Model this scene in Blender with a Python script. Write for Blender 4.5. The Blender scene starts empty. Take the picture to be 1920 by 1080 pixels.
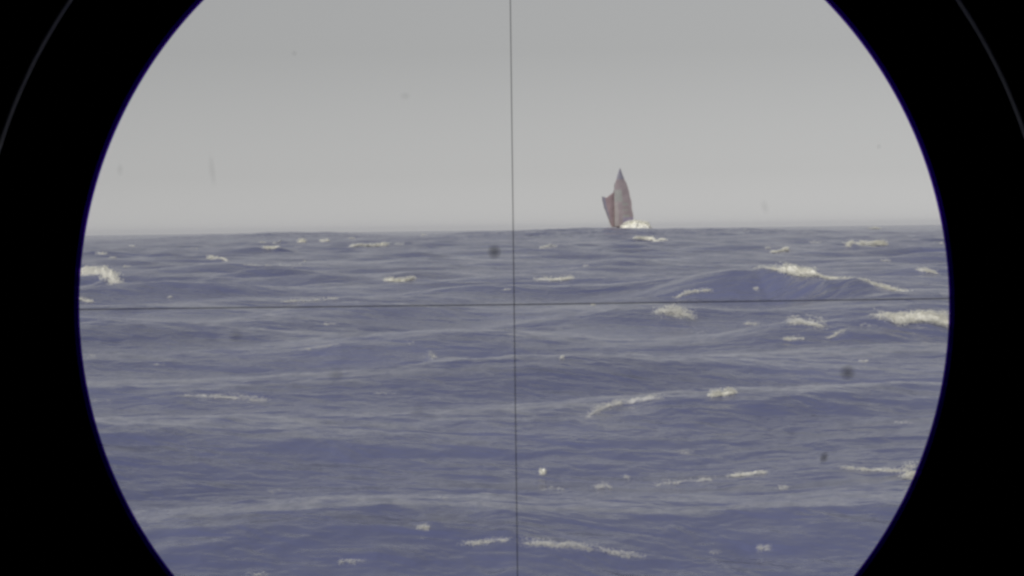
import bpy, math
import numpy as np
from mathutils import Matrix, Vector

scene = bpy.context.scene
COL = scene.collection

# ------------------------------------------------------------------ camera
FPX = 4500.0                      # focal length in photo pixels (1920 wide)
CAM_H = 2.6                       # eye height above mean sea level, metres
PITCH = math.atan(109.0 / FPX)
ROLL = math.radians(0.72)
F_ = np.array([0.0, math.cos(PITCH), -math.sin(PITCH)])
R0 = np.array([1.0, 0.0, 0.0])
U0 = np.array([0.0, math.sin(PITCH), math.cos(PITCH)])
U_ = math.cos(ROLL) * U0 + math.sin(ROLL) * R0
R_ = math.cos(ROLL) * R0 - math.sin(ROLL) * U0
EYE = np.array([0.0, 0.0, CAM_H])
cam = bpy.data.cameras.new('camera')
cam_o = bpy.data.objects.new('camera', cam)
COL.objects.link(cam_o)
cam_o.matrix_world = Matrix(((R_[0], U_[0], -F_[0], 0), (R_[1], U_[1], -F_[1], 0), (R_[2], U_[2], -F_[2], CAM_H), (0, 0, 0, 1)))
cam.sensor_width = 36.0
cam.lens = 36.0 * FPX / 1920.0
cam.clip_start = 0.01
cam.clip_end = 40000.0
scene.camera = cam_o

# ------------------------------------------------------------------ sky, sun, exposure
SUN_EL, SUN_AZ = 44.0, -146.0      # azimuth in degrees from the view direction, negative = to the left
world = bpy.data.worlds.new('World')
scene.world = world
world.use_nodes = True
nt = world.node_tree
nt.nodes.clear()
wo = nt.nodes.new('ShaderNodeOutputWorld')
bg = nt.nodes.new('ShaderNodeBackground')
hs = nt.nodes.new('ShaderNodeHueSaturation')
sky = nt.nodes.new('ShaderNodeTexSky')
sky.sky_type = 'NISHITA'
sky.sun_disc = False
sky.sun_elevation = math.radians(SUN_EL)
sky.sun_rotation = math.radians(SUN_AZ)
sky.air_density = 1.0
sky.dust_density = 0.12
sky.ozone_density = 1.0
hs.inputs['Saturation'].default_value = 0.05
bg.inputs['Strength'].default_value = 0.051
nt.links.new(sky.outputs[0], hs.inputs['Color'])
nt.links.new(hs.outputs[0], bg.inputs['Color'])
nt.links.new(bg.outputs[0], wo.inputs['Surface'])

sun = bpy.data.lights.new('sun', 'SUN')
sun.energy = 2.7
sun.angle = math.radians(4.0)
sun.color = (1.0, 0.97, 0.91)
sun_o = bpy.data.objects.new('sun', sun)
COL.objects.link(sun_o)
_el, _az = math.radians(SUN_EL), math.radians(SUN_AZ)
sdir = Vector((math.sin(_az) * math.cos(_el), math.cos(_az) * math.cos(_el), math.sin(_el)))
sun_o.rotation_euler = sdir.to_track_quat('Z', 'Y').to_euler()
sun_o.location = sdir * 50

vs = scene.view_settings
vs.view_transform = 'Standard'
vs.look = 'None'
vs.exposure = 0.0
vs.gamma = 1.0
vs.use_curve_mapping = False
cy = scene.cycles
cy.use_denoising = True
cy.max_bounces = 8
cy.volume_bounces = 1
cy.diffuse_bounces = 8
cy.transparent_max_bounces = 64
cy.sample_clamp_indirect = 4.0
cy.pixel_filter_type = 'BLACKMAN_HARRIS'
cy.filter_width = 2.9            # the eyepiece picture is a little soft

# ------------------------------------------------------------------ helpers
def ray(px, py):
    """World direction through a point of the photograph (1920 x 1080), y component 1."""
    d = F_ + R_ * ((px - 960.0) / FPX) + U_ * ((540.0 - py) / FPX)
    return d / d[1]


def material(name, color=(0.5, 0.5, 0.5), rough=0.6, metallic=0.0, spec=0.5):
    m = bpy.data.materials.new(name)
    m.use_nodes = True
    b = m.node_tree.nodes['Principled BSDF']
    b.inputs['Base Color'].default_value = (*color, 1)
    b.inputs['Roughness'].default_value = rough
    b.inputs['Metallic'].default_value = metallic
    b.inputs['Specular IOR Level'].default_value = spec
    return m


def noisy(m, scale, lo, hi, detail=4.0, rough=0.6, stretch=(1, 1, 1)):
    """Vary a material's base colour between lo and hi with noise in object coordinates."""
    t = m.node_tree
    b = t.nodes['Principled BSDF']
    tc = t.nodes.new('ShaderNodeTexCoord')
    mp = t.nodes.new('ShaderNodeMapping')
    mp.inputs['Scale'].default_value = stretch
    n = t.nodes.new('ShaderNodeTexNoise')
    n.inputs['Scale'].default_value = scale
    n.inputs['Detail'].default_value = detail
    n.inputs['Roughness'].default_value = rough
    r = t.nodes.new('ShaderNodeValToRGB')
    r.color_ramp.elements[0].position = 0.32
    r.color_ramp.elements[1].position = 0.68
    r.color_ramp.elements[0].color = (*lo, 1)
    r.color_ramp.elements[1].color = (*hi, 1)
    t.links.new(tc.outputs['Object'], mp.inputs['Vector'])
    t.links.new(mp.outputs['Vector'], n.inputs['Vector'])
    t.links.new(n.outputs['Fac'], r.inputs['Fac'])
    t.links.new(r.outputs['Color'], b.inputs['Base Color'])
    return m


def add(name, verts, faces, mat, parent=None, smooth=True, loc=None, mat_index=None):
    """One mesh object. Verts are in the parent's (or the object's own) coordinates."""
    me = bpy.data.meshes.new(name)
    if isinstance(verts, np.ndarray):
        verts = np.ascontiguousarray(verts, dtype=np.float32)
        faces = np.ascontiguousarray(faces, dtype=np.int32)
        k = faces.shape[1]
        me.vertices.add(len(verts))
        me.vertices.foreach_set('co', verts.ravel())
        me.loops.add(faces.size)
        me.loops.foreach_set('vertex_index', faces.ravel())
        me.polygons.add(len(faces))
        me.polygons.foreach_set('loop_start', np.arange(0, faces.size, k, dtype=np.int32))
        me.polygons.foreach_set('loop_total', np.full(len(faces), k, dtype=np.int32))
        me.update(calc_edges=True)
        me.validate()
    else:
        me.from_pydata([tuple(v) for v in verts], [], [tuple(f) for f in faces])
        me.update()
    for m in (mat if isinstance(mat, (list, tuple)) else [mat]):
        me.materials.append(m)
    me.polygons.foreach_set('use_smooth', np.full(len(me.polygons), smooth, dtype=bool))
    if mat_index is not None:
        me.polygons.foreach_set('material_index', np.asarray(mat_index, dtype=np.int32))
    o = bpy.data.objects.new(name, me)
    COL.objects.link(o)
    if parent is not None:
        o.parent = parent
    if loc is not None:
        o.location = loc
    return o


def tag(o, label=None, cat=None, group=None, kind=None):
    for k, v in (('label', label), ('category', cat), ('group', group), ('kind', kind)):
        if v:
            o[k] = v
    return o


def empty(name, loc):
    o = bpy.data.objects.new(name, None)
    COL.objects.link(o)
    o.location = loc
    o.empty_display_size = 0.2
    return o


def tube_path(points, radii, seg=10, caps=True):
    """A round bar along points with a radius per point."""
    P = [Vector(p) for p in points]
    vs_, fs = [], []
    up = Vector((0.13, 0.21, 0.97)).normalized()
    for i, p in enumerate(P):
        t = (P[min(i + 1, len(P) - 1)] - P[max(i - 1, 0)]).normalized()
        a = t.cross(up)
        if a.length < 1e-3:
            a = t.cross(Vector((1, 0, 0)))
        a.normalize()
        b = t.cross(a).normalized()
        for k in range(seg):
            an = 2 * math.pi * k / seg
            vs_.append(p + (a * math.cos(an) + b * math.sin(an)) * radii[i])
    for i in range(len(P) - 1):
        for k in range(seg):
            fs.append((i * seg + k, i * seg + (k + 1) % seg, (i + 1) * seg + (k + 1) % seg, (i + 1) * seg + k))
    if caps:
        fs.append(tuple(range(seg)))
        fs.append(tuple((len(P) - 1) * seg + k for k in reversed(range(seg))))
    return vs_, fs


def hash2(ix, iy, seed):
    h = (ix.astype(np.int64) * 374761393 + iy.astype(np.int64) * 668265263 + seed * 974634777) & 0x7fffffff
    h = ((h ^ (h >> 13)) * 1274126177) & 0x7fffffff
    h = (h ^ (h >> 16)) & 0xffff
    return h / 65535.0


def vnoise(x, y, seed=0):
    x0, y0 = np.floor(x), np.floor(y)
    fx, fy = x - x0, y - y0
    fx, fy = fx * fx * (3 - 2 * fx), fy * fy * (3 - 2 * fy)
    ix, iy = x0.astype(np.int64), y0.astype(np.int64)
    a, b = hash2(ix, iy, seed), hash2(ix + 1, iy, seed)
    c, d = hash2(ix, iy + 1, seed), hash2(ix + 1, iy + 1, seed)
    return (a * (1 - fx) + b * fx) * (1 - fy) + (c * (1 - fx) + d * fx) * fy


def fbm(x, y, seed=0, octaves=4, gain=0.55):
    s, a, t = 0.0, 0.5, 0.0
    for o in range(octaves):
        s = s + a * vnoise(x * 2 ** o, y * 2 ** o, seed + 17 * o)
        t += a
        a *= gain
    return s / t


# ------------------------------------------------------------------ the sea surface
rng = np.random.default_rng(23)
NW = 150
LAM = np.exp(np.linspace(math.log(0.28), math.log(36.0), NW)) * rng.uniform(0.97, 1.03, NW)
STEEP = np.interp(np.log(LAM), np.log([0.28, 0.6, 1.5, 4.0, 9.0, 18.0, 36.0]), [0.020, 0.044, 0.054, 0.048, 0.028, 0.014, 0.005])
AMP = STEEP * LAM / (2 * math.pi)
SPREAD = np.radians(np.interp(np.log(LAM), [math.log(0.28), math.log(6.0), math.log(36.0)], [75, 52, 34]))
THETA = math.radians(-64.0) + SPREAD * rng.normal(0, 0.7, NW)
KX, KY = np.cos(THETA) * 2 * math.pi / LAM, np.sin(THETA) * 2 * math.pi / LAM
PH = rng.uniform(0, 2 * math.pi, NW)
ROW_RATIO = 1.0042


def base_height(x, y):
    """Wave height; waves too short for the mesh at that distance fade out (the water material carries them)."""
    r = np.sqrt(x * x + y * y)
    sp = r * (ROW_RATIO - 1.0) * 2.4
    h = np.zeros_like(x)
    for i in range(NW):
        w = np.clip((LAM[i] - sp) / (0.6 * LAM[i]), 0, 1)
        if not np.any(w > 0):
            continue
        ph = KX[i] * x + KY[i] * y + PH[i]
        # short seas are peaked: narrow crests, round troughs
        h += w * AMP[i] * (0.45 * np.sin(ph) + 0.55 * (1.0 - 2.0 * np.abs(np.cos(0.5 * ph - 0.7854))) if LAM[i] < 7.0 else np.sin(ph))
    # sharper crests, flatter troughs
    return h + 0.30 * h * h - 0.02


RIDGES = []        # (xs, ys, lifts, width across, end fade): local peaking crests added to the sea


def lift_height(x, y):
    L = np.zeros_like(x)
    for xs, ys, lf, w, e in RIDGES:
        m = (x > xs[0] - 3 * e) & (x < xs[-1] + 3 * e) & (np.abs(y - ys.mean()) < 5.0 * w + np.ptp(ys))
        if not m.any():
            continue
        xx, yy = x[m], y[m]
        yc = np.interp(xx, xs, ys)
        l = np.interp(xx, xs, lf)
        dx = np.maximum(np.maximum(xs[0] - xx, xx - xs[-1]), 0)
        dv = (yy - yc) / np.where(yy < yc, w * 1.9, w * 1.5)
        v = l * np.exp(-dv ** 2) * np.exp(-(dx / e) ** 2) * (1.0 + 0.7 * (fbm(xx * 0.9, yy * 0.5, 61, 4) - 0.5) * (1.0 - np.exp(-2 * dv ** 2)))
        L[m] = np.where(v > L[m], v, L[m])
    return L


def sea_height(x, y):
    x = np.asarray(x, dtype=np.float64)
    y = np.asarray(y, dtype=np.float64)
    return base_height(x, y) + lift_height(x, y)


def first_hit(px, py, raise_=0.0):
    """Distance along +Y at which the line of sight through a photo pixel meets the sea (raised by raise_)."""
    d = ray(px, py)
    flat = CAM_H / max(-d[2], 0.0014)
    ys = np.exp(np.linspace(math.log(max(9.0, 0.3 * flat)), math.log(min(1500.0, 2.2 * flat)), 900))
    z = CAM_H + d[2] * ys
    below = np.nonzero(z < sea_height(d[0] * ys, ys) + raise_)[0]
    return float(ys[below[0]]) if len(below) else float(ys[-1])


# White crests of the photograph, each a line of (x, y) photo pixels followed by its thickness in pixels and
# how dense the foam is; the line is laid on the sea where that line of sight meets the water.
# (line, thickness, density, label)
CAPS = [
    ([(120, 506), (148, 506), (176, 506), (200, 515), (224, 525)], 24, 0.95, 'large white breaking crest against the rim at the far left of the view'),
    ([(140, 556), (158, 561), (174, 565)], 8, 0.7, 'small foam streak below the big white crest at the left rim'),
    ([(488, 455), (506, 452), (528, 447)], 8, 0.9, 'bright foam dash just under the horizon hump left of the hairline'),
    ([(494, 463), (508, 464), (524, 460)], 6, 0.5, 'broken foam flecks beneath the dash under the horizon hump'),
    ([(560, 451), (573, 450)], 7, 0.85, 'short bright foam dot right of the horizon hump'),
    ([(600, 450), (618, 451)], 5, 0.55, 'faint short foam dash second right of the horizon hump'),
    ([(655, 460), (700, 459), (735, 455), (757, 448)], 6, 0.75, 'long thin foam line curling up at its right end near the horizon'),
    ([(790, 445), (804, 444)], 5, 0.6, 'tiny foam dash on the horizon between two longer streaks'),
    ([(864, 443), (880, 440), (898, 437)], 6, 0.8, 'foam dash touching the horizon nearest left of the vertical hairline'),
    ([(386, 482), (404, 482), (414, 482), (428, 488)], 7, 0.75, 'pair of small foam flecks between left rim and diagonal streak'),
    ([(534, 508), (548, 500), (562, 490), (584, 479)], 7, 0.72, 'diagonal foam streak rising to the right, left of centre'),
    ([(721, 522), (740, 525), (756, 525), (780, 519)], 10, 0.92, 'compact bright cup-shaped whitecap left of the vertical hairline'),
    ([(1000, 521), (1030, 522), (1055, 521), (1078, 518)], 11, 0.62, 'dotted whitecap just right of the vertical hairline'),
    ([(1006, 466), (1022, 460), (1044, 457)], 5, 0.5, 'faint arched foam fleck below the horizon right of the hairline'),
    ([(1188, 444), (1208, 445), (1230, 446), (1250, 449)], 7, 0.85, 'bright foam dash on the water directly below the boat'),
    ([(1446, 471), (1462, 469), (1478, 465)], 9, 0.88, 'small slanted foam dash above the big breaking wave'),
    ([(1585, 458), (1612, 457), (1634, 454), (1664, 455)], 9, 0.72, 'long foam streak under the horizon at the upper right'),
    ([(1414, 501), (1440, 495), (1466, 496), (1482, 497), (1505, 503), (1526, 510), (1545, 519), (1580, 523), (1620, 526), (1670, 540), (1730, 553)], 11, 0.85, 'long foam trail running down right from the tallest breaking wave', 0.75),
    ([(1442, 516), (1455, 514), (1470, 506)], 11, 0.55, 'foam spilling down the left face of the tallest breaking wave', 0.0),
    ([(1466, 497), (1482, 494), (1504, 501), (1528, 511)], 25, 1.0, 'thick white curling top of the tallest breaking wave', 0.0),
    ([(1718, 503), (1738, 505), (1758, 511)], 11, 0.6, 'ragged foam patch near the right rim above the horizontal hairline'),
    ([(1226, 579), (1248, 577), (1270, 580), (1302, 592)], 26, 0.55, 'scattered foam patch straddling the horizontal hairline right of centre'),
    ([(1258, 563), (1286, 559), (1312, 553), (1336, 548)], 8, 0.5, 'thin foam streak rising right from the horizontal hairline'),
    ([(1476, 597), (1502, 596), (1522, 600), (1546, 604)], 26, 0.5, 'loose round foam patch below the tallest breaking wave'),
    ([(1468, 633), (1488, 634), (1510, 632)], 10, 0.5, 'small foam dash under the loose round foam patch'),
    ([(1640, 580), (1674, 590), (1702, 588), (1734, 584), (1764, 592), (1800, 604)], 38, 0.78, 'broad bursting whitecap at the right rim below the hairline'),
    ([(1548, 635), (1566, 626), (1588, 615)], 8, 0.4, 'faint diagonal foam streak left of the broad bursting whitecap'),
    ([(520, 564), (560, 563), (600, 560), (640, 557)], 7, 0.45, 'faint flat foam streak just above the horizontal hairline, left half'),
    ([(560, 656), (600, 649), (640, 641)], 9, 0.36, 'faint foam streak left of centre below the horizontal hairline'),
    ([(792, 664), (806, 661), (822, 666)], 24, 0.34, 'faint foam clot left of the vertical hairline below centre'),
    ([(340, 738), (372, 741), (400, 742), (450, 744), (510, 746)], 13, 0.42, 'pale foam streak in the lower left water'),
    ([(1096, 782), (1116, 766), (1150, 755), (1185, 750), (1214, 745), (1246, 741)], 17, 0.55, 'long rising foam band in the lower right water'),
    ([(1330, 738), (1350, 736), (1380, 732)], 14, 0.86, 'short bright foam bar right of the long rising foam band'),
    ([(1013, 883), (1022, 881)], 13, 1.0, 'lone bright foam dot beside the vertical hairline'),
    ([(1226, 906), (1262, 902), (1304, 898), (1340, 896)], 14, 0.42, 'faint foam band left of a brighter streak, bottom right'),
    ([(1362, 891), (1396, 889), (1440, 887)], 11, 0.66, 'mid-bright foam streak in the bottom right water'),
    ([(1570, 874), (1612, 878), (1660, 880), (1700, 881)], 9, 0.6, 'flat foam line leading to the lower right rim'),
    ([(1694, 884), (1712, 882), (1734, 884)], 34, 0.75, 'bright foam knot at the end of the flat line, lower right rim'),
    ([(862, 1018), (910, 1013), (958, 1009)], 13, 0.4, 'pale foam streak crossing the vertical hairline at the bottom'),
    ([(970, 1018), (1020, 1026), (1070, 1032), (1110, 1040), (1160, 1046), (1216, 1050)], 18, 0.42, 'widest foam band, lowest in the water right of the hairline'),
    ([(782, 988), (806, 986)], 12, 0.55, 'lone pale foam fleck near the bottom left of the hairline'),
]
# Small flecks no one would count: (x, y, thickness, length, density)
FLECKS = [(190, 474, 6, 22, .5), (212, 482, 5, 16, .5), (247, 460, 5, 12, .5), (237, 498, 6, 14, .35), (366, 464, 5, 12, .4), (320, 556, 6, 10, .5),
          (1440, 463, 5, 10, .5), (1400, 440, 4, 14, .5), (1415, 430, 4, 16, .6), (1452, 431, 4, 12, .5), (1640, 426, 4, 24, .7), (1528, 453, 5, 26, .4),
          (1418, 540, 8, 12, .4), (1408, 603, 14, 34, .32), (1620, 676, 7, 22, .6), (1628, 608, 7, 34, .3), (1130, 908, 16, 34, .4), (1036, 914, 12, 50, .4),
          (1178, 890, 14, 18, .35), (1470, 914, 14, 26, .35), (1432, 1024, 14, 30, .4), (1340, 1034, 10, 24, .32), (300, 682, 9, 22, .42), (172, 668, 12, 22, .35),
          (190, 750, 9, 40, .35), (1054, 668, 9, 6, .7), (1111, 571, 5, 10, .6), (1338, 635, 7, 8, .6), (1316, 622, 10, 16, .35), (720, 735, 9, 50, .28),
          (1290, 556, 4, 14, .4), (950, 541, 7, 18, .4), (1098, 497, 5, 12, .4), (1192, 735, 7, 30, .25), (1280, 845, 12, 50, .26), (660, 448, 4, 12, .5),
          (660, 1056, 12, 60, .4), (480, 1076, 10, 50, .45), (830, 930, 9, 24, .3), (540, 497, 5, 40, .25), (480, 496, 5, 60, .28), (1245, 435, 5, 20, .5),
          (975, 435, 4, 8, .7), (560, 462, 4, 10, .4), (1340, 438, 4, 12, .35), (905, 440, 4, 10, .4), (770, 641, 8, 14, .4), (1180, 765, 8, 26, .35),
          (620, 606, 8, 30, .3), (520, 920, 8, 46, .25), (1690, 790, 10, 30, .3), (1760, 455, 5, 16, .35), (1700, 437, 4, 12, .4), (1660, 487, 5, 20, .35)]


TRAIL = []


def cap_line(line, thick, max_lift=None):
    """Lay a crest on the sea along the lines of sight of its photo pixels; the water is raised a little into a
    crest where that lets the line run more nearly across the view instead of far into the distance."""
    px = np.array([p[0] for p in line], float)
    py = np.array([p[1] for p in line], float)
    n = max(int(np.ptp(px) / 6), 6)
    X = np.linspace(px[0], px[-1], n)
    Y = np.interp(X, px, py)
    st_ = max(1, n // 8)
    ii_ = np.arange(n)[::st_]
    far = np.interp(np.arange(n), ii_, [first_hit(X[i], Y[i] + 0.45 * thick) for i in ii_])
    if max_lift is None:
        max_lift = min(0.40, 0.10 + 0.9 * thick * far.min() / FPX)
    near = np.interp(np.arange(n), ii_, [first_hit(X[i], Y[i] + 0.45 * thick, max_lift) for i in ii_])
    ys = np.clip(np.median(far), near, far)
    ys = np.convolve(np.pad(ys, 3, mode='edge'), np.ones(7) / 7, mode='valid')
    if max_lift >= 0.7:                # the long trail: one even run from its far end to its near end
        ys = np.linspace(100.0, 86.0, n)
        TRAIL[:] = [X, ys]
    elif max_lift == 0.0 and TRAIL:
        ys = np.interp(X, *TRAIL) - 0.2
    d = float(np.median(ys))
    H = thick * d / FPX
    ds = np.array([ray(a, b + 0.36 * thick) for a, b in zip(X, Y)])
    xs, zs = ds[:, 0] * ys, CAM_H + ds[:, 2] * ys
    lf = np.clip(zs - base_height(xs, ys), 0.0, max_lift * 1.6)
    w = max(0.8, 2.2 * float(lf.max()) + 0.8 * H)
    if max_lift > 0:
        RIDGES.append((xs, ys, lf, w, max(0.8, (1.1 if max_lift >= 0.7 else 1.6) * w)))
    return xs, ys, d, H


def swell(px0, px1, py, d, w, e):
    X = np.linspace(px0, px1, 12)
    Y = np.interp(X, np.linspace(px0, px1, len(py)), py)
    ds = np.array([ray(a, b) for a, b in zip(X, Y)])
    xs, ys = ds[:, 0] * d, np.full(12, d)
    lf = CAM_H + ds[:, 2] * d - base_height(xs, ys)
    RIDGES.append((xs, ys, lf, w, e))


# nearest first, so that each crest is laid where the water already raised in front of it does not hide it
# crests close under the horizon are made a little thicker and denser so they stay visible
CAPS = [((c[0], c[1] + 2, min(1.0, c[2] + 0.14)) + tuple(c[3:])) if max(p[1] for p in c[0]) < 475 else c for c in CAPS]
ALL = [(c[0], c[1], c[4] if len(c) > 4 else None) for c in CAPS]
ALL += [([(x - l / 2, y + 0.6), (x, y), (x + l / 2, y + 0.3)], t_, None) for x, y, t_, l, dn in FLECKS]
DONE = {}
for k in sorted(range(len(ALL)), key=lambda k: -max(p[1] for p in ALL[k][0]) + (60 if ALL[k][2] == 0.0 else 0)):
    DONE[k] = cap_line(*ALL[k])
LAID = [DONE[k] for k in range(len(CAPS))]
FLECK_LAID = [DONE[len(CAPS) + k] for k in range(len(FLECKS))]
# long swells that break the straight line of the horizon
swell(470, 560, (437.6, 435.4, 434.9, 436.6), 900.0, 40.0, 40.0)
swell(1080, 1280, (430.6, 429.0, 428.8, 429.2), 690.0, 34.0, 50.0)

# mesh of the sea: rings about the periscope, finer where the water is near, out past the horizon
rows = [0.9]
while rows[-1] < 14000.0:
    r = rows[-1]
    ratio = ROW_RATIO if 8.0 < r < 1600 else (1.02 if r >= 1600 else 1.05)
    rows.append(r * ratio)
rows = np.array(rows)
az = np.concatenate([np.radians(np.linspace(-180, -34, 40, endpoint=False)), np.radians(np.linspace(-34, -14, 60, endpoint=False)),
                     np.radians(np.linspace(-14, 14, 560, endpoint=False)), np.radians(np.linspace(14, 34, 60, endpoint=False)),
                     np.radians(np.linspace(34, 180, 40, endpoint=False))])
NR, NA = len(rows), len(az)
RR, AA = np.meshgrid(rows, az, indexing='ij')
SX, SY = RR * np.sin(AA), RR * np.cos(AA)
SZ = np.empty_like(SX)
for i in range(0, NR, 200):
    SZ[i:i + 200] = sea_height(SX[i:i + 200], SY[i:i + 200])
sv = np.stack([SX, SY, SZ], -1).reshape(-1, 3)
ii, jj = np.meshgrid(np.arange(NR - 1), np.arange(NA), indexing='ij')
j2 = (jj + 1) % NA
sf = np.stack([ii * NA + jj, ii * NA + j2, (ii + 1) * NA + j2, (ii + 1) * NA + jj], -1).reshape(-1, 4)

mw = bpy.data.materials.new('sea_water')
mw.use_nodes = True
t = mw.node_tree
b = t.nodes['Principled BSDF']
b.inputs['Base Color'].default_value = (0.035, 0.042, 0.092, 1)
b.inputs['Roughness'].default_value = 0.14
b.inputs['IOR'].default_value = 1.333
geo = t.nodes.new('ShaderNodeNewGeometry')
prev = None
for (sc_, dist, strength, st, det) in ((1.1, 0.16, 0.7, (1.0, 1.2, 1.0), 3.0), (5.0, 0.035, 0.4, (1.0, 1.3, 1.0), 3.0), (0.22, 0.6, 0.5, (1.0, 1.5, 1.0), 3.0)):
    mp = t.nodes.new('ShaderNodeMapping')
    mp.inputs['Scale'].default_value = st
    mp.inputs['Rotation'].default_value = (0, 0, math.radians(22))
    n = t.nodes.new('ShaderNodeTexNoise')
    n.inputs['Scale'].default_value = sc_
    n.inputs['Detail'].default_value = det
    n.inputs['Distortion'].default_value = 0.4
    bp = t.nodes.new('ShaderNodeBump')
    bp.inputs['Strength'].default_value = strength
    bp.inputs['Distance'].default_value = dist
    t.links.new(geo.outputs['Position'], mp.inputs['Vector'])
    t.links.new(mp.outputs['Vector'], n.inputs['Vector'])
    t.links.new(n.outputs['Fac'], bp.inputs['Height'])
    if prev is not None:
        t.links.new(prev.outputs['Normal'], bp.inputs['Normal'])
    prev = bp
t.links.new(prev.outputs['Normal'], b.inputs['Normal'])
# slightly clearer and murkier drifts of water
nz = t.nodes.new('ShaderNodeTexNoise')
nz.inputs['Scale'].default_value = 0.12
nz.inputs['Detail'].default_value = 5.0
rp = t.nodes.new('ShaderNodeValToRGB')
rp.color_ramp.elements[0].position = 0.35
rp.color_ramp.elements[1].position = 0.68
rp.color_ramp.elements[0].color = (0.092, 0.104, 0.208, 1)
rp.color_ramp.elements[1].color = (0.138, 0.153, 0.272, 1)
t.links.new(geo.outputs['Position'], nz.inputs['Vector'])
t.links.new(nz.outputs['Fac'], rp.inputs['Fac'])
t.links.new(rp.outputs['Color'], b.inputs['Base Color'])
sea = tag(add('sea', sv, sf, mw), 'choppy grey violet open sea reaching to the horizon', 'sea', kind='structure')

# ------------------------------------------------------------------ whitecaps
foam = material('sea_foam', (0.82, 0.80, 0.70), 0.9, spec=0.2)
noisy(foam, 9.0, (0.86, 0.85, 0.78), (0.95, 0.94, 0.87))
# froth lets the water show between its bubbles where it thins out
t = foam.node_tree
att = t.nodes.new('ShaderNodeAttribute')
att.attribute_name = 'cover'
t.links.new(att.outputs['Fac'], t.nodes['Principled BSDF'].inputs['Alpha'])
spray_mat = foam.copy()
spray_mat.name = 'spray_water'
for e_, c_ in zip(next(n for n in spray_mat.node_tree.nodes if n.type == 'VALTORGB').color_ramp.elements, ((0.90, 0.89, 0.80, 1), (0.95, 0.94, 0.86, 1))):
    e_.color = c_


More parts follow.
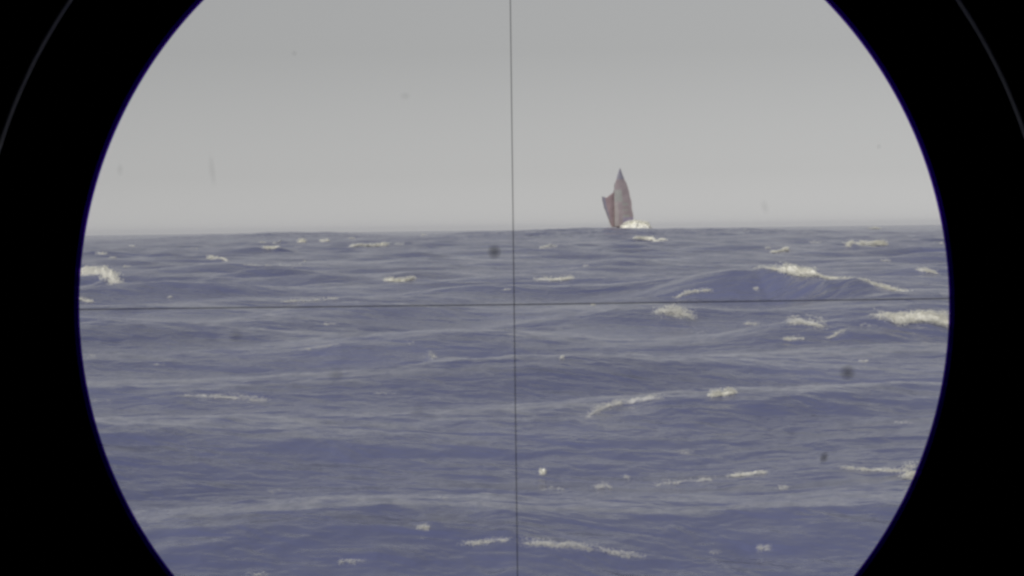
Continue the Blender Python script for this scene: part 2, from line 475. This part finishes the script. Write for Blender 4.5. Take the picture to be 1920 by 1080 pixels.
def foam_mesh(xs, ys, d, H, dens, seed):
    """Froth heaped along the crest line; 'cover' says how closely the bubbles cover the water."""
    step = max(0.8 * d / FPX, 0.004)
    length = float(xs[-1] - xs[0])
    nu = int(min(max(length / step, 12), 520))
    W = max(1.7 * H, 0.04)
    nv = 44
    pad = min(0.35, 1.2 * H / max(length, 1e-3))
    u = np.linspace(-pad, 1 + pad, nu)
    v = np.linspace(-1.25, 1, nv)
    UU, VV = np.meshgrid(u, v, indexing='ij')
    s = np.interp(UU, np.linspace(0, 1, len(xs)), xs) + (UU - np.clip(UU, 0, 1)) * length
    q = np.interp(UU, np.linspace(0, 1, len(ys)), ys) + VV * W
    a, c = s / H, q / H
    wob = (fbm(a * 0.45, c * 0 + seed, seed + 3, 3) - 0.5)
    q = q + wob * 0.9 * W
    along = np.clip(0.10 + 1.45 * fbm(a * 0.4 + seed, VV * 0 + 0.5, seed, 5), 0.15, 1.3)
    ends = np.clip(np.minimum(UU + pad, 1 + pad - UU) / (0.12 + 1.3 * pad), 0, 1)
    ends = ends * ends * (3 - 2 * ends)
    dome = np.exp(-(VV * 1.55) ** 2)
    lump = fbm(a * 1.6, c * 1.6, seed + 7, 4, 0.6)
    hz = H * dome * ends * along * (0.05 + 0.75 * lump) * (0.5 + 0.5 * dens)
    zr = hz / H
    z = sea_height(s, q) + hz - 0.015 * H
    # wind and gravity pull the froth down the near face
    drip = fbm(a * 3.1 + 9, zr * 3.0 + c * 0.35, seed + 21, 4, 0.8)
    body = dome * ends * (0.45 + 0.75 * along)
    cover = body * (0.50 + 0.95 * dens) - (1.05 - 0.62 * dens) * (0.10 + 0.95 * fbm(a * 1.5 + 40, zr * 2.6 + c * 0.5, seed + 11, 5, 0.75)) + 0.45 * (drip - 0.5)
    cover = np.clip(cover / 0.9, 0, 1) * np.clip(0.12 + 0.85 * dens, 0, 1)
    verts = np.stack([s, q, z], -1).reshape(-1, 3)
    cov = cover.reshape(-1)
    I, J = np.meshgrid(np.arange(nu - 1), np.arange(nv - 1), indexing='ij')
    kf = np.maximum(np.maximum(cover[:-1, :-1], cover[1:, :-1]), np.maximum(cover[:-1, 1:], cover[1:, 1:]))
    ok = (kf > 0.015).ravel()
    faces = np.stack([I * nv + J, (I + 1) * nv + J, (I + 1) * nv + J + 1, I * nv + J + 1], -1).reshape(-1, 4)[ok]
    used, inv = np.unique(faces, return_inverse=True)
    verts, cov, faces = verts[used], cov[used], inv.reshape(-1, 4)
    # the froth itself: a loose heap of small clots of bubbles and drops, thickest low on the crest
    rg = np.random.default_rng(seed)
    pxm = d / FPX                                   # a photo pixel at that distance, in metres
    area = max(length / pxm, 8) * max(H / pxm, 3)
    nt_ = int(min(max(area * 0.55 * (0.30 + dens), 30), 2600)) * 3
    cu = rg.uniform(0.0, 1.0, nt_)
    zf = np.abs(rg.normal(0, 0.42, nt_)) - 0.08
    cx = np.interp(cu, np.linspace(0, 1, len(xs)), xs) + rg.normal(0, 0.16 * H + 0.5 * pxm, nt_)
    cq = np.interp(cu, np.linspace(0, 1, len(ys)), ys) + rg.normal(-0.15, 0.35, nt_) * W * np.clip(1.1 - zf, 0.2, 1)
    al = np.clip(0.10 + 1.45 * fbm(cx / H * 0.22 + seed, cx * 0 + 0.5, seed, 4), 0.15, 1.3)
    en = np.clip(np.minimum(cu, 1 - cu) / 0.18, 0.12, 1)
    cl = fbm(cx / H * 0.7 + 40, zf * 4.0, seed + 31, 5, 0.7)
    take = (zf < al * 0.95) & (cl < 0.34 + 0.26 * dens + 0.18 * (al - 0.7)) & (rg.uniform(0, 1, nt_) < en)
    cx, cq, zf = cx[take], cq[take], zf[take]
    nc = len(cx)
    cr = pxm * rg.uniform(0.35, 0.95, nc) * (0.75 + 0.35 * dens)
    cz = sea_height(cx, cq) + zf * H * 0.85 + 0.05 * H
    octv = np.array([[1, 0, 0], [0, 1, 0], [-1, 0, 0], [0, -1, 0], [0, 0, 1], [0, 0, -1]], float)
    octf = np.array([[0, 1, 4], [1, 2, 4], [2, 3, 4], [3, 0, 4], [1, 0, 5], [2, 1, 5], [3, 2, 5], [0, 3, 5]])
    sq = rg.uniform(0.5, 1.4, (nc, 6, 3)) * np.array([2.6, 1.4, 0.65])
    cv = (np.stack([cx, cq, cz], -1)[:, None, :] + octv[None] * sq * cr[:, None, None]).reshape(-1, 3)
    cf = (octf[None] + (np.arange(nc) * 6)[:, None, None]).reshape(-1, 3)
    off = len(verts)
    tri = np.concatenate([faces[:, [0, 1, 2]], faces[:, [0, 2, 3]], cf + off]) if len(faces) else cf
    return (np.concatenate([verts, cv]) if off else cv), tri, np.concatenate([cov, np.full(len(cv), 0.18 + 0.55 * dens)])


def set_cover(o, cov):
    at_ = o.data.attributes.new('cover', 'FLOAT', 'POINT')
    at_.data.foreach_set('value', np.ascontiguousarray(cov, dtype=np.float32))
    return o


for k, (c, (xs, ys, d, H)) in enumerate(zip(CAPS, LAID)):
    V, Fc, cov = foam_mesh(xs, ys, d, H, c[2], 100 + 13 * k)
    if c[0][0][1] > 640 and c[2] < 0.7:
        cov = cov * 0.72                # thin old foam on the near water
    o0 = np.array([xs.mean(), ys.mean(), 0.0])
    o0[2] = float(sea_height(o0[:1], o0[1:2])[0])
    tag(set_cover(add('whitecap', V - o0, Fc, foam, loc=tuple(o0)), cov), c[3], 'whitecap', 'whitecaps breaking on the sea')
fv, ff, fcov, off = [], [], [], 0
for k, (c, (xs, ys, d, H)) in enumerate(zip(FLECKS, FLECK_LAID)):
    V, Fc, cov = foam_mesh(xs, ys, d, H, c[4] * (0.65 if c[1] > 620 else 1.0), 900 + 7 * k)
    fv.append(V)
    ff.append(Fc + off)
    fcov.append(cov)
    off += len(V)
tag(set_cover(add('foam_flecks', np.concatenate(fv), np.concatenate(ff), foam), np.concatenate(fcov)), 'small scattered foam flecks all over the choppy water', 'foam', kind='stuff')

# ------------------------------------------------------------------ the sailing boat
BD = 740.0
MPP = BD / FPX


def at(px, py, d=BD):
    return EYE + ray(px, py) * d


base = at(1160, 434)
bsea = float(sea_height(base[:1], base[1:2])[0])
boat = empty('sailing_boat', (base[0], base[1], base[2]))
tag(boat, 'small two-sail boat heeling on the horizon with mauve grey sails', 'sailboat')


def local(px, py, dy=0.0):
    p = at(px, py, BD)
    return np.array([p[0] - base[0], dy, p[2] - base[2]])


m_mauve = noisy(material('sail_mauve', rough=0.85, spec=0.1), 0.55, (0.27, 0.225, 0.24), (0.37, 0.315, 0.33))
m_red = noisy(material('sail_red', rough=0.85, spec=0.1), 0.55, (0.27, 0.2, 0.215), (0.36, 0.275, 0.29))
m_blue = noisy(material('sail_blue', rough=0.85, spec=0.1), 0.55, (0.22, 0.215, 0.27), (0.3, 0.285, 0.34))
m_grey = noisy(material('sail_grey', rough=0.85, spec=0.1), 0.55, (0.3, 0.3, 0.285), (0.37, 0.37, 0.36))
m_violet = noisy(material('sail_violet', rough=0.85, spec=0.1), 0.55, (0.27, 0.235, 0.32), (0.35, 0.31, 0.4))
m_pale = noisy(material('sail_pale', rough=0.85, spec=0.1), 0.55, (0.33, 0.295, 0.295), (0.41, 0.37, 0.365))
m_hull = noisy(material('hull_paint', rough=0.45), 0.7, (0.10, 0.09, 0.12), (0.15, 0.13, 0.16))
m_spar = material('spar_wood', (0.24, 0.18, 0.16), 0.5)
m_line = material('rope', (0.25, 0.22, 0.2), 0.8)


def sail(name, left, right, dy0, belly, pick, mats, rows_=44, cols=18, thick=0.04):
    ly, lx = [p[1] for p in left], [p[0] for p in left]
    ry, rx = [p[1] for p in right], [p[0] for p in right]
    top, bot = max(ly[0], ry[0]), min(ly[-1], ry[-1])
    V, idx = [], []
    for side in (0, 1):
        for i in range(rows_ + 1):
            f = i / rows_
            y0 = ly[0] + (ly[-1] - ly[0]) * f
            y1 = ry[0] + (ry[-1] - ry[0]) * f
            x0, x1 = np.interp(y0, ly, lx), np.interp(y1, ry, rx)
            if 0 < i:
                x0 += 0.9 * (float(vnoise(np.array([i * 0.55]), np.array([0.3]), 3)[0]) - 0.5)
                x1 += 1.6 * (float(vnoise(np.array([i * 0.45]), np.array([0.7]), 4)[0]) - 0.5)
            for j in range(cols + 1):
                g = j / cols
                dy = dy0 + belly * math.sin(math.pi * min(1, g * 1.15 if g < .6 else .69 + (g - .6) * .775)) * math.sin(math.pi * min(0.92, 0.1 + 0.85 * f)) + side * thick
                V.append(local(x0 + (x1 - x0) * g, y0 + (y1 - y0) * g, dy))
    n = (rows_ + 1) * (cols + 1)
    Fc = []
    for side in (0, 1):
        for i in range(rows_):
            for j in range(cols):
                a = side * n + i * (cols + 1) + j
                q = (a, a + 1, a + cols + 2, a + cols + 1)
                Fc.append(q if side == 0 else q[::-1])
                idx.append(pick((i + .5) / rows_, (j + .5) / cols))
    for i in range(rows_):
        for j in (0, cols):
            a = i * (cols + 1) + j
            Fc.append((a, a + cols + 1, a + cols + 1 + n, a + n))
            idx.append(pick((i + .5) / rows_, j / cols))
    for i in (0, rows_):
        for j in range(cols):
            a = i * (cols + 1) + j
            Fc.append((a, a + 1, a + 1 + n, a + n))
            idx.append(pick(i / rows_, (j + .5) / cols))
    return add(name, V, Fc, mats, boat, smooth=True, mat_index=idx)


def pick_fore(f, g):
    if f < 0.18:
        return 1                      # blue head
    if 0.36 < f < 0.56 and g < 0.5:
        return 2                      # grey panel
    if f > 0.84 and g > 0.42:
        return 3                      # violet corner
    if f > 0.5 and g < 0.2:
        return 4                      # pale strip along the mast
    if 0.56 < f < 0.84 and 0.45 < g < 0.8 and int(f * 30) % 3 == 0:
        return 2
    return 0


def pick_aft(f, g):
    return 1 if g < 0.22 and f < 0.75 else 0


fore = sail('foresail',
            [(1161.6, 316.5), (1157.2, 330), (1153.4, 343), (1151.8, 352), (1151.6, 368), (1152.2, 400), (1152.0, 425.5)],
            [(1163.2, 316.5), (1168.2, 331), (1175, 346), (1179.4, 358), (1182.8, 376), (1184.6, 392), (1187.4, 410), (1188.6, 424)],
            -1.2, -0.55, pick_fore, [m_mauve, m_blue, m_grey, m_violet, m_pale])
aft = sail('aft_sail',
           [(1129.2, 368.6), (1129.2, 374), (1132.4, 388), (1137.2, 401), (1143.2, 415), (1147.4, 426)],
           [(1151.8, 344), (1152.6, 352), (1153.0, 372), (1153.4, 400), (1153.4, 426)],
           0.6, -0.35, pick_aft, [m_red, m_blue])
# cut the top edge of the aft sail into its hollow curve
me = aft.data
for v in me.vertices:
    gx = (v.co.x - local(1129, 0)[0]) / (24 * MPP)
    zt = local(1140, float(np.interp(1129 + gx * 24, [1129, 1132, 1136, 1141, 1146, 1148, 1152], [369, 371, 368.6, 364.6, 361, 354, 344])))[2]
    if v.co.z > zt:
        v.co.z = zt
me.update()

vv, fc = tube_path([local(1160, 434, 0.3), local(1160.6, 380, 0.2), local(1162.2, 315, 0.0)], [0.16, 0.14, 0.06])
add('mast', vv, fc, m_spar, boat)
vv, fc = tube_path([local(1150, 425, 0.4), local(1153.2, 380, 0.5), local(1152.4, 343, 0.5)], [0.12, 0.1, 0.06])
add('mast', vv, fc, m_spar, boat)
vv, fc = tube_path([local(1149.5, 425, -1.3), local(1170, 424.8, -2.0), local(1189.5, 424.0, -1.3)], [0.09, 0.11, 0.07])
add('boom', vv, fc, m_spar, boat)
vv, fc = tube_path([local(1147, 425, 0.5), local(1138, 402, 0.5), local(1128.8, 367.5, 0.6)], [0.09, 0.09, 0.05])
add('sprit', vv, fc, m_spar, boat)
for a, c in (((1162.2, 317), (1193, 427)), ((1162.2, 317), (1143, 427)), ((1152.4, 344), (1141, 427))):
    vv, fc = tube_path([local(*a, 0.1), local(*c, 0.4)], [0.02, 0.02], 6)
    add('stay', vv, fc, m_line, boat)
# hull: a sheer-lined shell, bow towards the right and away
L, B = 13.0, 3.3
st = 22
hv, hf = [], []
hd = Vector((0.60, 0.80, 0)).normalized()
hx = Vector((hd.y, -hd.x, 0))
for i in range(st + 1):
    f = i / st
    w = B / 2 * (math.sin(math.pi * min(1, 0.16 + 0.84 * f)) ** 0.7 if f < 1 else 0.0) + 0.03
    sheer = 1.15 + 0.9 * (f - 0.45) ** 2
    for k in range(13):
        an = math.pi * k / 12
        cx = w * math.cos(an) * (1.0 if k in (0, 12) else 0.97)
        cz = sheer - (sheer + 0.7) * math.sin(an) ** 0.55 if 0 < k < 12 else sheer
        p = hd * ((f - 0.5) * L + (0.5 * max(cz, 0) if f > 0.9 else 0)) + hx * cx
        hv.append((p.x + 1.3, p.y + 1.6, cz - 0.3))
for i in range(st):
    for k in range(12):
        hf.append((i * 13 + k, i * 13 + k + 1, (i + 1) * 13 + k + 1, (i + 1) * 13 + k))
    hf.append((i * 13, (i + 1) * 13, (i + 1) * 13 + 12, i * 13 + 12))
hf.append(tuple(range(13)))
hf.append(tuple(st * 13 + k for k in reversed(range(13))))
add('hull', hv, hf, m_hull, boat)
# low deck house
dv, df = [], []
for (f0, w0, z0) in ((-2.6, 0.95, 1.1), (-2.4, 0.8, 1.65), (1.4, 0.75, 1.6), (1.9, 0.7, 1.1)):
    for s in (-1, 1):
        p = hd * f0 + hx * (s * w0)
        dv.append((p.x + 1.3, p.y + 1.6, z0 - 0.2))
df = [(0, 1, 3, 2), (2, 3, 5, 4), (4, 5, 7, 6), (0, 2, 4, 6), (1, 7, 5, 3), (0, 6, 7, 1)]
add('deck_house', dv, df, m_hull, boat, smooth=False)

# white water thrown up by the bow
def spray_mesh():
    top = [(1161, 429), (1165, 425), (1169, 420.5), (1175, 417), (1182, 415.2), (1190, 413.6), (1199, 415), (1207, 416.3), (1213, 417), (1217, 419.5), (1220, 427)]
    n, m = 150, 40
    p0 = at(1190, 432, BD - 6)
    zb = p0[2] - 0.9
    I, J = np.meshgrid(np.arange(n + 1), np.arange(m + 1), indexing='ij')
    px = 1160.0 + 62.0 * I / n
    pt = np.interp(px, [a for a, _ in top], [c for _, c in top])
    hgt = np.array([[at(a, c, BD - 6)[2] for c in (q,)][0] for a, q in zip(px[:, 0], pt[:, 0])])[:, None] - zb
    x = np.array([at(a, 420, BD - 6)[0] for a in px[:, 0]])[:, None] + 0 * J
    an = math.pi * J / m
    nz_ = fbm(x * 0.9, an * 2.4, 71, 5, 0.7)
    fine = fbm(x * 2.6, an * 6.0, 77, 4, 0.8)
    rise = np.sin(an) ** 0.6 * (0.78 + 0.45 * nz_)
    V = np.stack([x + (fine - 0.5) * 0.5, BD - 6 - 2.4 * np.cos(an) * (0.8 + 0.5 * nz_), zb + np.maximum(hgt, 0.05) * rise], -1)
    edge = np.clip(np.minimum(I, n - I) / 12.0, 0, 1)
    cov = np.clip(3.0 * edge - 0.4 * fine, 0, 1)
    a = (I * (m + 1) + J)[:-1, :-1].reshape(-1)
    Fc = np.concatenate([np.stack([a, a + m + 1, a + m + 2], -1), np.stack([a, a + m + 2, a + 1], -1)])
    V, cov = V.reshape(-1, 3), cov.reshape(-1)
    # drops flung off the edge of the burst
    rg = np.random.default_rng(5)
    nd = 420
    qx = rg.uniform(1160.5, 1221.0, nd)
    qy = np.interp(qx, [a_ for a_, _ in top], [c_ for _, c_ in top]) + rg.normal(0.0, 1.1, nd)
    P = np.array([at(a_, c_, BD - 6 - abs(g_)) for a_, c_, g_ in zip(qx, qy, rg.normal(0, 2.0, nd))])
    octv = np.array([[1, 0, 0], [0, 1, 0], [-1, 0, 0], [0, -1, 0], [0, 0, 1], [0, 0, -1]], float)
    octf = np.array([[0, 1, 4], [1, 2, 4], [2, 3, 4], [3, 0, 4], [1, 0, 5], [2, 1, 5], [3, 2, 5], [0, 3, 5]])
    rad = rg.uniform(0.05, 0.17, nd)
    DV = (P[:, None, :] + octv[None] * rad[:, None, None] * rg.uniform(0.6, 1.5, (nd, 6, 3)) * np.array([1.8, 1.2, 0.8])).reshape(-1, 3)
    DF = (octf[None] + (np.arange(nd) * 6)[:, None, None]).reshape(-1, 3) + len(V)
    return np.concatenate([V, DV]), np.concatenate([Fc, DF]), p0, np.concatenate([cov, np.full(len(DV), 0.9)])


sp_v, sp_f, p0, sp_c = spray_mesh()
tag(set_cover(add('bow_spray', sp_v - p0, sp_f, spray_mat, loc=tuple(p0)), sp_c), 'brilliant white burst of spray at the bow of the boat', 'spray')

# ------------------------------------------------------------------ the periscope one looks through
AX = ray(964, 570)
AX = AX / np.linalg.norm(AX)
RT = np.cross(AX, [0, 0, 1.0])
RT /= np.linalg.norm(RT)
UP = np.cross(RT, AX)
D = 0.30                                   # eye to field stop
PPM = D / FPX                              # metres per photo pixel at the field stop
R_STOP = 819 * PPM
ROOT = np.array([0.0, 0.0, -1.5])
peri = empty('periscope', tuple(ROOT))
tag(peri, 'black round periscope eyepiece with crosshair framing the whole view', 'periscope')


def inst(x, s, z):
    """A point in the instrument: x to the right, s along the line of sight from the eye, z up; in the root's coordinates."""
    return EYE + RT * x + AX * s + UP * z - ROOT


def lathe(profile, seg=160, closed=True):
    V, Fc = [], []
    n = len(profile)
    for k in range(seg):
        an = 2 * math.pi * k / seg
        for r, s in profile:
            V.append(inst(r * math.cos(an), s, r * math.sin(an)))
    for k in range(seg):
        k2 = (k + 1) % seg
        for i in range(n if closed else n - 1):
            i2 = (i + 1) % n
            Fc.append((k * n + i, k * n + i2, k2 * n + i2, k2 * n + i))
    return V, Fc


m_black = noisy(material('matt_black', rough=1.0, spec=0.0), 60.0, (0.0012, 0.0012, 0.0014), (0.002, 0.002, 0.0022))
m_body = noisy(material('grey_periscope_paint', rough=0.5), 14.0, (0.10, 0.11, 0.11), (0.16, 0.17, 0.17))
m_edge = noisy(material('lit_rim_metal', rough=0.6, spec=0.3), 30.0, (0.07, 0.07, 0.075), (0.13, 0.13, 0.13))
m_wire = material('crosshair_wire', (0.025, 0.02, 0.08), 0.7, spec=0.1)

RI = 0.092
V, Fc = lathe([(RI, -0.10), (RI, 0.40), (RI + 0.004, 0.41), (RI + 0.012, 0.405), (RI + 0.012, 0.20), (RI + 0.018, 0.195), (RI + 0.018, 0.17), (RI + 0.012, 0.165), (RI + 0.012, -0.10)])
hs_o = add('housing', V, Fc, [m_body, m_black], peri)
hs_o.data.polygons.foreach_set('material_index', [1 if i % 9 == 0 else 0 for i in range(len(Fc))])
V, Fc = lathe([(0.0005, -0.102), (RI + 0.010, -0.102), (RI + 0.016, -0.11), (RI + 0.010, -0.13), (0.0005, -0.125)])  # unseen closed cap added behind the eye to keep the bore dark
add('rear_cap', V, Fc, m_black, peri)
V, Fc = lathe([(R_STOP + 6.5 * PPM, D), (RI + 0.001, D), (RI + 0.001, D + 0.004), (R_STOP + 7 * PPM, D + 0.0004)], 256)
add('field_stop', V, Fc, m_black, peri)
s2 = 0.19
r2 = 1014 * s2 / FPX
V, Fc = lathe([(r2 + 0.0004, s2), (RI + 0.001, s2), (RI + 0.001, s2 + 0.003), (r2 + 0.0005, s2 + 0.003)], 256)
baf = add('baffle', V, Fc, m_black, peri)
V, Fc = lathe([(r2 + 0.00005, s2 + 0.0000), (r2, s2 + 0.0004), (r2, s2 + 0.0016), (r2 + 0.0005, s2 + 0.0018), (r2 + 0.0005, s2 - 0.0001)], 256)  # lower arc coloured black so that only the upper rim looks lit
add('lit_arc_rim', V, Fc, [m_edge, m_black], baf, mat_index=[0 if 4 <= (i // 5) * 360.0 / 256 <= 188 else 1 for i in range(len(Fc))])

mv = bpy.data.materials.new('violet_fringe')  # two tinted rings added to imitate colour fringing at the edge of view
mv.use_nodes = True
t = mv.node_tree
t.nodes.remove(t.nodes['Principled BSDF'])
tr = t.nodes.new('ShaderNodeBsdfTransparent')
tr.inputs['Color'].default_value = (0.20, 0.06, 0.50, 1)
t.links.new(tr.outputs[0], t.nodes['Material Output'].inputs['Surface'])
V, Fc = lathe([(R_STOP, D + 0.0006), (R_STOP + 4 * PPM, D + 0.0006), (R_STOP + 4 * PPM, D + 0.0016), (R_STOP + 0.4 * PPM, D + 0.0016)], 256)
add('fringe_ring', V, Fc, mv, peri)
mv2 = mv.copy()
mv2.name = 'deep_violet_fringe'
next(n for n in mv2.node_tree.nodes if n.type == 'BSDF_TRANSPARENT').inputs['Color'].default_value = (0.07, 0.004, 0.25, 1)
V, Fc = lathe([(R_STOP + 4.2 * PPM, D + 0.0006), (R_STOP + 13 * PPM, D + 0.0006), (R_STOP + 13 * PPM, D + 0.0016), (R_STOP + 4.2 * PPM, D + 0.0016)], 256)
add('fringe_ring', V, Fc, mv2, peri)

mg = bpy.data.materials.new('clear_glass')
mg.use_nodes = True
t = mg.node_tree
t.nodes.remove(t.nodes['Principled BSDF'])
tr = t.nodes.new('ShaderNodeBsdfTransparent')
tr.inputs['Color'].default_value = (1, 1, 1, 1)
t.links.new(tr.outputs[0], t.nodes['Material Output'].inputs['Surface'])
V, Fc = lathe([(0.00001, D + 0.0030), (R_STOP * 0.5, D + 0.0030), (R_STOP + 9 * PPM, D + 0.0030), (R_STOP + 9 * PPM, D + 0.0042), (R_STOP * 0.5, D + 0.0048), (0.00001, D + 0.0050)], 96)
glass = add('reticle_glass', V, Fc, mg, peri)

WR = 0.72 * PPM
vv, fc = tube_path([inst(0, D + 0.0025, -R_STOP - 8 * PPM), inst(0, D + 0.0025, 0), inst(0, D + 0.0025, R_STOP + 8 * PPM)], [WR] * 3, 8)
add('crosshair_wire', vv, fc, m_wire, peri)
vv, fc = tube_path([inst(-R_STOP - 8 * PPM, D + 0.0022, 0), inst(0, D + 0.0022, -1.2 * PPM), inst(R_STOP + 8 * PPM, D + 0.0022, 0)], [WR * 1.15] * 3, 8)
add('crosshair_wire', vv, fc, m_wire, peri)


def dust_material(name, strength):
    m = bpy.data.materials.new(name)
    m.use_nodes = True
    t = m.node_tree
    b = t.nodes['Principled BSDF']
    b.inputs['Base Color'].default_value = (0.02, 0.018, 0.02, 1)
    b.inputs['Roughness'].default_value = 1.0
    tc = t.nodes.new('ShaderNodeTexCoord')
    g = t.nodes.new('ShaderNodeTexGradient')
    g.gradient_type = 'SPHERICAL'
    mp = t.nodes.new('ShaderNodeMapping')
    mp.inputs['Scale'].default_value = (1, 1, 1)
    ml = t.nodes.new('ShaderNodeMath')
    ml.operation = 'MULTIPLY'
    ml.inputs[1].default_value = strength
    mx = t.nodes.new('ShaderNodeMixShader')
    tp = t.nodes.new('ShaderNodeBsdfTransparent')
    t.links.new(tc.outputs['Object'], mp.inputs['Vector'])
    t.links.new(mp.outputs['Vector'], g.inputs['Vector'])
    t.links.new(g.outputs['Fac'], ml.inputs[0])
    t.links.new(ml.outputs[0], mx.inputs['Fac'])
    t.links.new(tp.outputs[0], mx.inputs[1])
    t.links.new(b.outputs[0], mx.inputs[2])
    t.links.new(mx.outputs[0], t.nodes['Material Output'].inputs['Surface'])
    return m


m_dust = [dust_material('dust_dark', 0.8), dust_material('dust_soft', 0.75), dust_material('dust_faint', 0.13), dust_material('dust_pale', 0.30)]
# specks of dust on the glass: (x, y, half width, half height, tilt, material)
for (px, py, a, c, tilt, k) in ((927, 472, 15, 17, 0, 1), (1589, 699, 17, 17, 0, 1), (630, 702, 18, 14, 0, 3), (1545, 858, 9, 13, -25, 0), (442, 628, 15, 15, 0, 3),
                                (786, 765, 16, 11, 30, 2), (552, 100, 7, 7, 0, 2), (1648, 275, 6, 6, 0, 2), (760, 180, 12, 9, 0, 2), (1434, 388, 9, 16, 10, 2), (225, 318, 8, 14, 0, 2), (398, 320, 8, 34, 6, 2)):
    d = ray(px, py)
    s = (D + 0.0029) / float(np.dot(d, AX))
    p = EYE + d * s - ROOT
    V, Fc = [], []
    V.append((0, 0, 0.25))
    for k1 in range(1, 4):
        for j in range(20):
            an = 2 * math.pi * j / 20
            rr = k1 / 3.0 * (1 + 0.10 * math.sin(3 * an + px))
            V.append((rr * math.cos(an), rr * math.sin(an), 0.25 * (1 - (k1 / 3) ** 2)))
    for j in range(20):
        Fc.append((0, 1 + j, 1 + (j + 1) % 20))
        for k1 in range(2):
            q = 1 + k1 * 20
            Fc.append((q + j, q + 20 + j, q + 20 + (j + 1) % 20, q + (j + 1) % 20))
    o = add('dust_speck', V, Fc, m_dust[k], glass)
    ca, sa = math.cos(math.radians(tilt)), math.sin(math.radians(tilt))
    ex = (RT * ca + UP * sa) * a * PPM
    ey = (-RT * sa + UP * ca) * c * PPM
    ez = -AX * 2 * PPM
    o.matrix_local = Matrix(((ex[0], ey[0], ez[0], p[0]), (ex[1], ey[1], ez[1], p[1]), (ex[2], ey[2], ez[2], p[2]), (0, 0, 0, 1)))

# the mast that carries the eyepiece, standing in the water below it
V, Fc = [], []
prof = [(0.12, -1.0), (0.12, 0.6), (0.105, 0.64), (0.105, 3.2), (0.13, 3.25), (0.13, 3.4), (0.10, 3.5), (0.09, 4.02)]
cxy = (EYE + AX * 0.12 - ROOT)
for k in range(40):
    an = 2 * math.pi * k / 40
    for r, z in prof:
        V.append((cxy[0] + r * math.cos(an), cxy[1] + r * math.sin(an), z))
n = len(prof)
for k in range(40):
    for i in range(n - 1):
        Fc.append((k * n + i, k * n + i + 1, ((k + 1) % 40) * n + i + 1, ((k + 1) % 40) * n + i))
Fc.append(tuple(k * n for k in range(40)))
add('mast', V, Fc, m_body, peri)

# ------------------------------------------------------------------ sea haze
hz = bpy.data.materials.new('sea_haze')
hz.use_nodes = True
t = hz.node_tree
t.nodes.remove(t.nodes['Principled BSDF'])
pv = t.nodes.new('ShaderNodeVolumePrincipled')
pv.inputs['Color'].default_value = (0.92, 0.92, 0.95, 1)
pv.inputs['Density'].default_value = 0.00004
pv.inputs['Anisotropy'].default_value = 0.2
t.links.new(pv.outputs[0], t.nodes['Material Output'].inputs['Volume'])
X, Z0, Z1 = 15000.0, -6.0, 26.0
hzv = [(x, y, z) for z in (Z0, Z1) for y in (-X, X) for x in (-X, X)]
hzf = [(0, 2, 3, 1), (4, 5, 7, 6), (0, 1, 5, 4), (1, 3, 7, 5), (3, 2, 6, 7), (2, 0, 4, 6)]
tag(add('haze', hzv, hzf, hz, smooth=False), 'thin pale haze over the sea', 'haze', kind='stuff')
